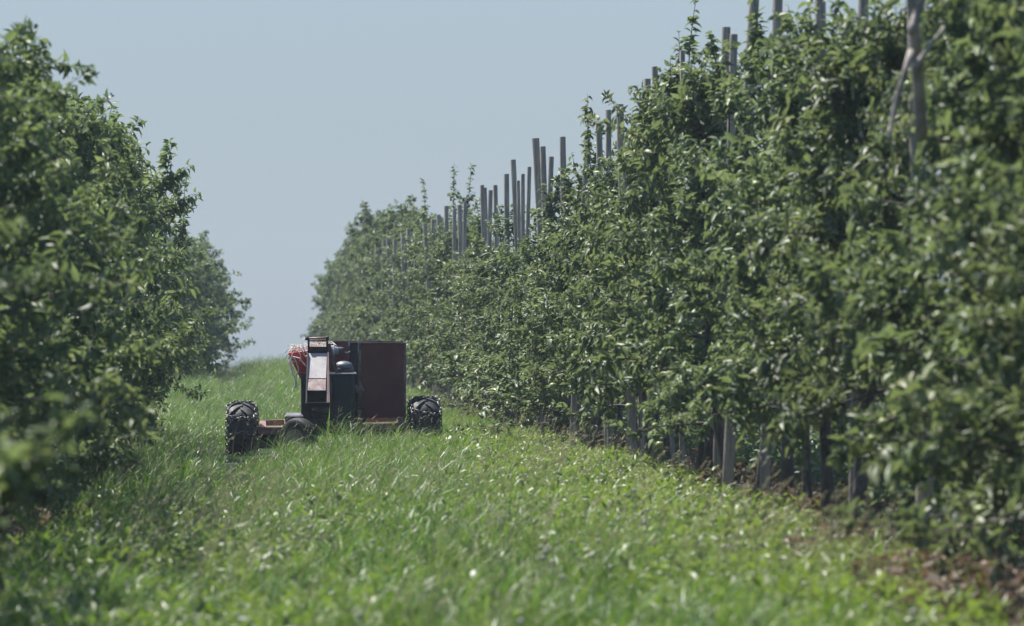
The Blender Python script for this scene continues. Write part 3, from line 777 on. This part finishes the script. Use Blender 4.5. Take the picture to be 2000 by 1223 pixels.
wheel(473, 843, .322, .146, .02, 1, R(-4))
wheel(829, 832, .312, .148, .12, 2, R(4))

# small smooth wheel on a swivel in front of the frame
cw = MB().lathe([(-.048, .012), (-.05, .04), (-.03, .055), (-.045, .095), (-.06, .118), (-.04, .112), (.05, .112), (.06, .118), (.05, .06), (.05, .012)], 'x', 32)
for k in range(8):
    a = k * math.pi / 4; cw.tube([(-.05, .04 * math.cos(a), .04 * math.sin(a)), (-.054, .10 * math.cos(a), .10 * math.sin(a))], .006, 5)
cwo = cw.build('support_wheel', M['rim'], mach, True, 0, (u(581), -.52, w(856))); cwo.rotation_euler = (0, 0, R(50))
tt = MB().lathe([(-.06, .115), (-.072, .14), (-.080, .175), (-.074, .208), (-.058, .231), (-.045, .236), (-.04, .232), (-.03, .240), (-.012, .242), (-.006, .237), (.006, .237), (.012, .242), (.03, .240), (.04, .232), (.045, .236), (.058, .231), (.074, .208), (.080, .175), (.072, .14), (.06, .115)], 'x', 48)
tt.build('tyre', M['rubber_grey'], cwo, True)
fk = MB().bar((u(604), -.52 + .10, w(862)), (u(612), -.40, w(822)), .03, .06, (0, 1, 0)).bar((u(612), -.40, w(824)), (u(636), -.2, w(824)), .06, .05)
fk.tube([(u(581), -.52, w(860)), (u(606), -.42, w(860))], .014, 8)
fk.build('wheel_fork', M['black'], mach, False, .004)

# chassis: rear beam, side rails, raised front cross member, skirt plates
fr = MB()
fr.bar((u(503), -.05, w(841)), (u(604), -.09, w(840)), .10, .082)
fr.bar((u(640), -.10, w(838)), (u(797), .02, w(831)), .10, .066)
fr.bar((u(604), -.091, w(840)), (u(640), -.101, w(838.2)), .096, .078)
fr.bar((u(516), .42, w(827)), (u(793), .50, w(819)), .08, .06)
for px, z0, z1 in ((514, 840.5, 827.5), (562, 839, 825), (702, 834, 822), (784, 831, 820)):
    fr.bar((u(px), .0, w(z0)), (u(px), .42, w(z1)), .07, .06)
fr.build('chassis', M['frame'], mach, False, .006)
sk = MB().bar((u(506), -.02, w(862)), (u(560), -.06, w(862)), .02, .16).bar((u(648), -.06, w(856)), (u(796), .04, w(851)), .02, .16)
sk.tube([(u(488), .04, w(846)), (u(816), .12, w(836))], .032, 10)
sk.build('axle_plate', M['black'], mach, False, .004)
dk = MB().box(u(516), u(556), .02, .38, w(836), w(834)); dk.box(u(716), u(778), .06, .40, w(829), w(827.6))
dk.build('deck_plate', M['rustplate'], mach, False)
MB().box(u(506), u(550), -.062, -.02, w(834.6), w(833.2)).build('deck_lip', M['rustplate'], mach)

# battery box with lid, left of centre
MB().hexa([(u(557), -.05, w(830)), (u(591), -.06, w(830)), (u(591), .16, w(829)), (u(557), .16, w(829)), (u(556), -.05, w(814)), (u(592), -.06, w(814)), (u(592), .16, w(812)), (u(556), .16, w(812))]).build('battery_box', M['box'], mach, False, .006)
MB().hexa([(u(554.5), -.065, w(814)), (u(593), -.075, w(814)), (u(592), .17, w(812)), (u(557), .17, w(812)), (u(557), -.05, w(810.5)), (u(591), -.06, w(810.5)), (u(590), .16, w(806.5)), (u(560), .16, w(806.5))]).build('battery_lid', M['cast'], mach, False, .004)

# dark cabinet behind the chute, green engine cabinet right of it
cb = MB().box(u(588), u(642), -.02, .30, w(836), w(730)).box(u(590), u(602), .3, .34, w(800), w(742))
cb.build('drive_cabinet', M['black'], mach, False, .006)
MB().box(u(585.5), u(643), -.03, .31, w(730), w(727.5)).build('cabinet_rim', M['edge'], mach, False, .002)
gb = MB().hexa([(u(644), -.32, w(842)), (u(691), -.32, w(841)), (u(691), .10, w(841)), (u(644), .10, w(842)), (u(643), -.32, w(731)), (u(692), -.32, w(731)), (u(692), .10, w(729)), (u(643), .10, w(729))])
gb.build('engine_cabinet', M['green'], mach, False, .055)
MB().hexa([(u(640), -.335, w(731)), (u(694), -.335, w(731)), (u(694), .12, w(729)), (u(640), .12, w(729)), (u(640), -.335, w(729)), (u(694.5), -.335, w(728.6)), (u(694), .12, w(726.4)), (u(640), .12, w(726.6))]).build('cabinet_top', M['metal'], mach, False, .003)
# engine: domed cap on a casting, with filter and muffler
MB().lathe([(0, .105), (.012, .106), (.03, .102), (.05, .088), (.066, .060), (.074, .03), (.076, .001)], 'z', 32, (u(670.5), -.08, w(718))).build('engine_cap', M['capmetal'], mach, True)
eb = MB().lathe([(-.002, .001), (-.002, .088), (.055, .092), (.056, .001)], 'z', 28, (u(675), -.05, w(727))); eb.box(u(655), u(661), -.16, -.08, w(727), w(718))
eb.build('engine_block', M['cast'], mach, True)
MB().lathe([(0, .001), (0, .028), (.05, .030), (.052, .001)], 'z', 16, (u(662.5), -.17, w(727.5))).build('oil_filter', M['black'], mach, True)
MB().lathe([(-.085, .001), (-.085, .034), (-.075, .041), (.062, .041), (.078, .036), (.086, .022), (.088, .001)], 'x', 24, (u(658), .12, w(685))).build('muffler', M['box'], mach, True)
MB().lathe([(-.06, .012), (-.06, .043), (-.05, .0435), (.05, .0435), (.06, .043), (.06, .012)], 'x', 24, (u(651), .12, w(685))).build('muffler_band', M['metal'], mach, True)
MB().tube([(u(652), .06, w(727)), (u(652), .06, w(673))], .008, 8).tube([(u(672), .12, w(688)), (u(678), .14, w(690)), (u(684), .16, w(687))], .009, 8).build('exhaust_rod', M['metal'], mach, True)

# maroon bin: front wall on the right, open recess on the left showing its back wall
bn = MB()
bn.box(u(704), u(791), .30, .32, w(817), w(671))
bn.box(u(789), u(791.4), .321, .95, w(800), w(671))
bn.box(u(641), u(788.5), .93, .95, w(800), w(668))
bn.box(u(641), u(643.5), .40, .929, w(760), w(668))
bn.build('bin_wall', M['maroon'], mach, False, .003)
re = MB()
re.bar((u(703), .305, w(669.6)), (u(793), .305, w(670.4)), .05, .012)
re.bar((u(792), .306, w(670)), (u(792), .306, w(818)), .03, .012, (0, 1, 0))
re.bar((u(703.4), .30, w(671)), (u(703.4), .30, w(817)), .035, .010, (0, 1, 0))
re.bar((u(703), .30, w(818)), (u(793), .30, w(818)), .03, .010)
re.bar((u(640), .39, w(667.3)), (u(718), .36, w(666)), .10, .014)
re.bar((u(718.5), .38, w(666.6)), (u(792), .93, w(668.4)), .03, .014)
re.build('bin_rim', M['edge'], mach, False, .002)
MB().box(u(683), u(700), .26, .36, w(836), w(668.5)).box(u(684), u(687), .245, .259, w(760), w(672)).build('corner_post', M['black'], mach, False, .006)
MB().box(u(681), u(684), .24, .262, w(676), w(664.5)).box(u(699.5), u(702), .25, .262, w(690), w(668)).build('bin_latch', M['metal'], mach, False, .002)
MB().hexa([(u(697), -.02, w(767)), (u(705), -.04, w(767)), (u(705), .06, w(767)), (u(697), .06, w(767)), (u(690.5), -.02, w(750)), (u(696), -.02, w(752)), (u(696), .06, w(752)), (u(690.5), .06, w(750))]).build('bracket', M['pink'], mach, False, .003)
lv = MB().tube([(u(706), .2, w(752)), (u(709), .18, w(762)), (u(711), .17, w(770))], .008, 8).lathe([(-.016, .004), (-.008, .015), (.008, .015), (.016, .004)], 'z', 10, (u(709.5), .17, w(763)))
lv.build('lever', M['metal'], mach, True)
hz = MB().torus((u(699), -.12, w(812)), .088, .009, (.25, 1, .1), 28, 8).tube([(u(694), -.12, w(826)), (u(705), -.14, w(826))], .01, 8).tube([(u(699), -.12, w(812)), (u(693), -.12, w(826))], .008, 6)
hz.tube([(u(694), -.05, w(800)), (u(701), -.02, w(790)), (u(712), .05, w(800)), (u(716), .06, w(824))], .007, 6)
hz.build('hand_wheel', M['black'], mach, True)

# chute: sloping plate between side walls, frame with roller on top
def sl(py):   # depth of the sloping plate at a given height (leans away at the top)
    return -.86 + (783 - py) / 172.4 * 1.02
ch = MB().hexa([(u(597.5), sl(738) - .0, w(738)), (u(634), sl(738), w(738)), (u(634), sl(738) + .02, w(739)), (u(597.5), sl(738) + .02, w(739)),
                (u(601), sl(690), w(690)), (u(637), sl(690), w(690)), (u(637), sl(690) + .02, w(691)), (u(601), sl(690) + .02, w(691))])
ch.build('chute_plate', M['plate'], mach, False, .002)
c2 = MB().hexa([(u(596.5), sl(761) - .006, w(761)), (u(632.5), sl(761) - .006, w(761)), (u(632.5), sl(761) + .02, w(762)), (u(596.5), sl(761) + .02, w(762)),
                (u(597.2), sl(739.6) - .006, w(739.6)), (u(633.8), sl(739.6) - .006, w(739.6)), (u(633.8), sl(739.6) + .02, w(740)), (u(597.2), sl(739.6) + .02, w(740))])
for x_ in (601, 629): c2.lathe([(-.004, .001), (-.004, .006), (.001, .006)], 'y', 8, (u(x_), sl(757) - .008, w(757)))
c2.build('chute_flap', M['rustplate'], mach, False, .002)
cs = MB()
cs.hexa([(u(634), -.88, w(786)), (u(640.5), -.88, w(786)), (u(640.5), -.36, w(786)), (u(634), -.36, w(786)), (u(638), sl(690) - .03, w(688)), (u(640.5), sl(690) - .03, w(688)), (u(640.5), sl(690) + .12, w(688)), (u(638), sl(690) + .12, w(688))])
cs.build('chute_wall', M['brown'], mach, False, .003)
cs = MB().hexa([(u(594.5), -.88, w(786)), (u(596.3), -.88, w(786)), (u(596.3), -.36, w(786)), (u(594.5), -.36, w(786)), (u(598.5), sl(690) - .03, w(688)), (u(600.4), sl(690) - .03, w(688)), (u(600.4), sl(690) + .12, w(688)), (u(598.5), sl(690) + .12, w(688))])
cs.build('chute_wall', M['black'], mach, False, .002)
MB().box(u(597), u(634), -.62, -.60, w(784), w(752)).box(u(595), u(640), -.89, -.0, w(787), w(784)).box(u(623), u(629), -.66, -.62, w(778.5), w(776.5)).build('chute_opening', M['black'], mach, False, .002)
MB().bar((u(596), sl(761) - .02, w(761.6)), (u(634), sl(761) - .02, w(761.6)), .02, .008).build('chute_lip', M['edge'], mach, False, .001)
tf = MB()
ty = sl(684) + .05
for x0, x1 in ((599.5, 603.5), (635.5, 639.5)):
    tf.box(u(x0), u(x1), ty - .03, ty + .03, w(697), w(660))
tf.box(u(603.6), u(635.4), ty - .01, ty + .01, w(689), w(677)).box(u(603.6), u(635.4), ty - .014, ty + .014, w(667), w(664.5))
tf.lathe([(-.02, .001), (-.02, .02), (.02, .02), (.02, .001)], 'y', 14, (u(607), ty - .03, w(683))).lathe([(-.015, .001), (-.015, .014), (.02, .014)], 'y', 12, (u(609), ty - .03, w(689)))
tf.build('roller_frame', M['black'], mach, False, .003)
ro = MB().tube([(u(599), ty - .02, w(661.4)), (u(638), ty - .02, w(660.2))], .0135, 12); ro.build('roller', M['pink'], mach, True)
MB().lathe([(-.02, .001), (-.02, .02), (.02, .02), (.02, .001)], 'x', 12, (u(598), ty - .02, w(661.4))).lathe([(-.016, .001), (-.016, .021), (.016, .021), (.016, .001)], 'x', 12, (u(638), ty - .02, w(660))).build('roller_end', M['black'], mach, True)
MB().bar((u(640.5), -.20, w(672)), (u(657), -.24, w(728)), .04, .045, (0, 1, 0)).build('brace', M['brown'], mach, False, .003)
# pump canister and base below the chute
MB().lathe([(-.09, .001), (-.09, .02), (-.07, .035), (.07, .042), (.098, .040), (.105, .02), (.105, .001)], 'x', 20, (u(623), -.24, w(800))).build('canister', M['cast'], mach, True)
MB().box(u(610), u(641), -.30, -.03, w(850), w(809)).box(u(614), u(620), -.33, -.3, w(846), w(812)).tube([(u(612), -.2, w(808)), (u(606), -.26, w(815)), (u(607), -.24, w(832))], .009, 6).build('pump_base', M['black'], mach, False, .005)

# red hopper: four flaring sheets, open at the top
hp = MB()
top = [(u(564), -.08, w(691)), (u(640), -.08, w(680)), (u(640), .42, w(681)), (u(567), .42, w(692))]
bot = [(u(588), .02, w(741)), (u(640), .02, w(741)), (u(640), .28, w(741)), (u(588), .28, w(741))]
for i in range(4):
    a, b, c, d = [Vector(p) for p in (bot[i], bot[(i + 1) % 4], top[(i + 1) % 4], top[i])]
    n_ = (b - a).cross(d - a).normalized() * .006
    hp.hexa([a - n_, b - n_, b + n_, a + n_, d - n_, c - n_, c + n_, d + n_])
hp.build('hopper', M['red'], mach)
hr = MB()
for i in range(4):
    hr.tube([top[i], top[(i + 1) % 4]], .010, 8)
hr.build('hopper_rim', M['red'], mach, True)

# twine lying in and spilling from the hopper: a thing of its own
tw = empty('twine_tangle', (MX0 + u(585), MY0 + .1, w(690)))
tag(tw, 'tangle of pale twine and plastic strips spilling over the red hopper', 'twine')
def ru(px): return u(px) - u(585)
def rw(py): return w(py) - w(690)
rr_ = random.Random(4)
tb = MB()
def rib(pts, r_=.0045, n=4):
    P = [Vector(p) for p in pts]; out = []
    for i in range(len(P) - 1):          # Catmull-Rom
        p0, p1, p2, p3 = P[max(i - 1, 0)], P[i], P[i + 1], P[min(i + 2, len(P) - 1)]
        for k in range(5):
            t = k / 5
            out.append(.5 * ((2 * p1) + (p2 - p0) * t + (2 * p0 - 5 * p1 + 4 * p2 - p3) * t * t + (3 * p1 - p0 - 3 * p2 + p3) * t ** 3))
    out.append(P[-1]); tb.tube(out, r_, n)
for k in range(12):      # hanging bundle over the left rim
    x0 = rr_.uniform(565, 573); y0 = rr_.uniform(-.16, -.02)
    pk = rr_.uniform(678, 692); bo = rr_.uniform(702, 738)
    rib([(ru(rr_.uniform(570, 592)), rr_.uniform(-.1, .1), rw(rr_.uniform(690, 696))), (ru(x0 + 2), y0, rw(pk)), (ru(x0 - rr_.uniform(0, 5)), y0 - .03, rw(pk + 16)), (ru(rr_.uniform(563, 580)), y0 - .03 + rr_.uniform(-.02, .02), rw(bo))], rr_.uniform(.0026, .0050))
for k in range(90):      # heap on top
    x0 = 634 - 66 * rr_.random() ** 1.6; z0 = 687 - (x0 - 568) * .10
    a = rr_.uniform(0, 6.28); l = rr_.uniform(.05, .16)
    rib([(ru(x0), rr_.uniform(-.1, .2), rw(z0 + 2)), (ru(x0) + l * .5 * math.cos(a), rr_.uniform(-.1, .2), rw(z0 - rr_.uniform(2, 14))), (ru(x0) + l * math.cos(a), rr_.uniform(-.12, .2), rw(z0 - rr_.uniform(-4, 12)))], rr_.uniform(.0016, .0030) if x0 > 596 else rr_.uniform(.0026, .0044))
for (a, b, c, d) in (((578, 690), (569, 680), (561, 684), (557, 690)), ((580, 690), (572, 676), (566, 673), (562, 676)), ((576, 692), (566, 690), (559, 697), (556, 703)), ((588, 684), (590, 672), (592, 664), (596, 660)), ((590, 688), (585, 678), (581, 673), (578, 676))):
    rib([(ru(p[0]), -.06 + .02 * i, rw(p[1])) for i, p in enumerate((a, b, c, d))], .0045)
tb.build('twine', M['twine'], tw, True)
tb = MB()
for pts in (((568, 700), (574, 700), (580, 714), (582, 724), (577, 733)), ((570, 697), (584, 700), (590, 708), (599, 717)), ((582, 677), (590, 686), (595, 696), (600, 694)), ((579, 684), (586, 694), (585, 706)), ((590, 676), (594, 684), (598, 690)),
            ((574, 735), (576, 748), (573, 758), (572, 764)), ((577, 736), (578, 750), (576, 757)), ((571, 690), (566, 706), (569, 722), (574, 736))):
    rib([(ru(p[0]), -.24 - .004 * i, rw(p[1])) for i, p in enumerate(pts)], .0070)
tb.build('plastic_strip', M['strip'], tw, True)

# ------------------------------------------------------------------ haze
def haze():
    m, nt, out = new_mat('haze_air')
    v = N(nt, 'ShaderNodeVolumePrincipled')
    v.inputs['Color'].default_value = (0.72, 0.86, 1.0, 1); v.inputs['Density'].default_value = 0.0004; v.inputs['Anisotropy'].default_value = 0.2
    nt.links.new(v.outputs[0], out.inputs['Volume'])
    mb = MB().box(-62, 62, -14, 208, -11, 5.2)
    o = mb.build('haze', m); tag(o, 'pale summer haze hanging in the air over the orchard', 'haze', kind='stuff'); return o
haze()

# ------------------------------------------------------------------ camera, light, sky
cam = bpy.data.cameras.new('camera'); co = link(bpy.data.objects.new('camera', cam)); sc.camera = co
cam.sensor_width = 36; cam.lens = 180; cam.clip_end = 3000; cam.clip_start = .1
co.location = (0, 0, CAM_H)
co.rotation_euler = (R(90) + math.atan(38.5 / F), 0, -math.atan(600 / F))
cam.dof.use_dof = True; cam.dof.focus_distance = 57.8; cam.dof.aperture_fstop = 4.2; cam.dof.aperture_blades = 0

EL = 60.0
sdir = Vector((-.66, .75, 0)).normalized() * math.cos(R(EL)) + Vector((0, 0, math.sin(R(EL))))   # towards the sun
sl_ = bpy.data.lights.new('sun', 'SUN'); so = link(bpy.data.objects.new('sun', sl_))
sl_.energy = 5.0; sl_.angle = R(.53); sl_.color = (1, .955, .89)
so.rotation_euler = sdir.to_track_quat('Z', 'Y').to_euler()
wd = bpy.data.worlds.new('World'); sc.world = wd; wd.use_nodes = True
nt = wd.node_tree; nt.nodes.clear()
out = nt.nodes.new('ShaderNodeOutputWorld'); bg = nt.nodes.new('ShaderNodeBackground')
sky = nt.nodes.new('ShaderNodeTexSky'); sky.sky_type = 'NISHITA'; sky.sun_disc = False
sky.sun_elevation = R(EL); sky.sun_rotation = math.atan2(sdir.x, sdir.y)
sky.air_density = 1.0; sky.dust_density = 0.4; sky.ozone_density = 4.0; sky.altitude = 100
# hazy summer sky: the clear Nishita sky overhead, an even pale blue haze layer towards the horizon
wtc = N(nt, 'ShaderNodeTexCoord'); wsp = N(nt, 'ShaderNodeSeparateXYZ'); nt.links.new(wtc.outputs['Generated'], wsp.inputs[0])
wf = N(nt, 'ShaderNodeMapRange'); wf.interpolation_type = 'SMOOTHSTEP'; nt.links.new(wsp.outputs[2], wf.inputs[0])
wf.inputs[1].default_value = 0.0; wf.inputs[2].default_value = 0.5; wf.inputs[3].default_value = 0.92; wf.inputs[4].default_value = 0.0
tint = mixc(nt, wf.outputs[0], sky.outputs[0], (1.77, 2.16, 2.58))
nt.links.new(tint, bg.inputs[0]); bg.inputs[1].default_value = 0.1
nt.links.new(bg.outputs[0], out.inputs[0])
sc.view_settings.view_transform = 'Standard'; sc.view_settings.look = 'None'; sc.view_settings.gamma = 1; sc.view_settings.exposure = 1.0
sc.cycles.use_denoising = True
sc.cycles.max_bounces = 8; sc.cycles.transparent_max_bounces = 8; sc.cycles.volume_bounces = 0
sc.cycles.caustics_reflective = False; sc.cycles.caustics_refractive = False
sc.cycles.sample_clamp_indirect = 6
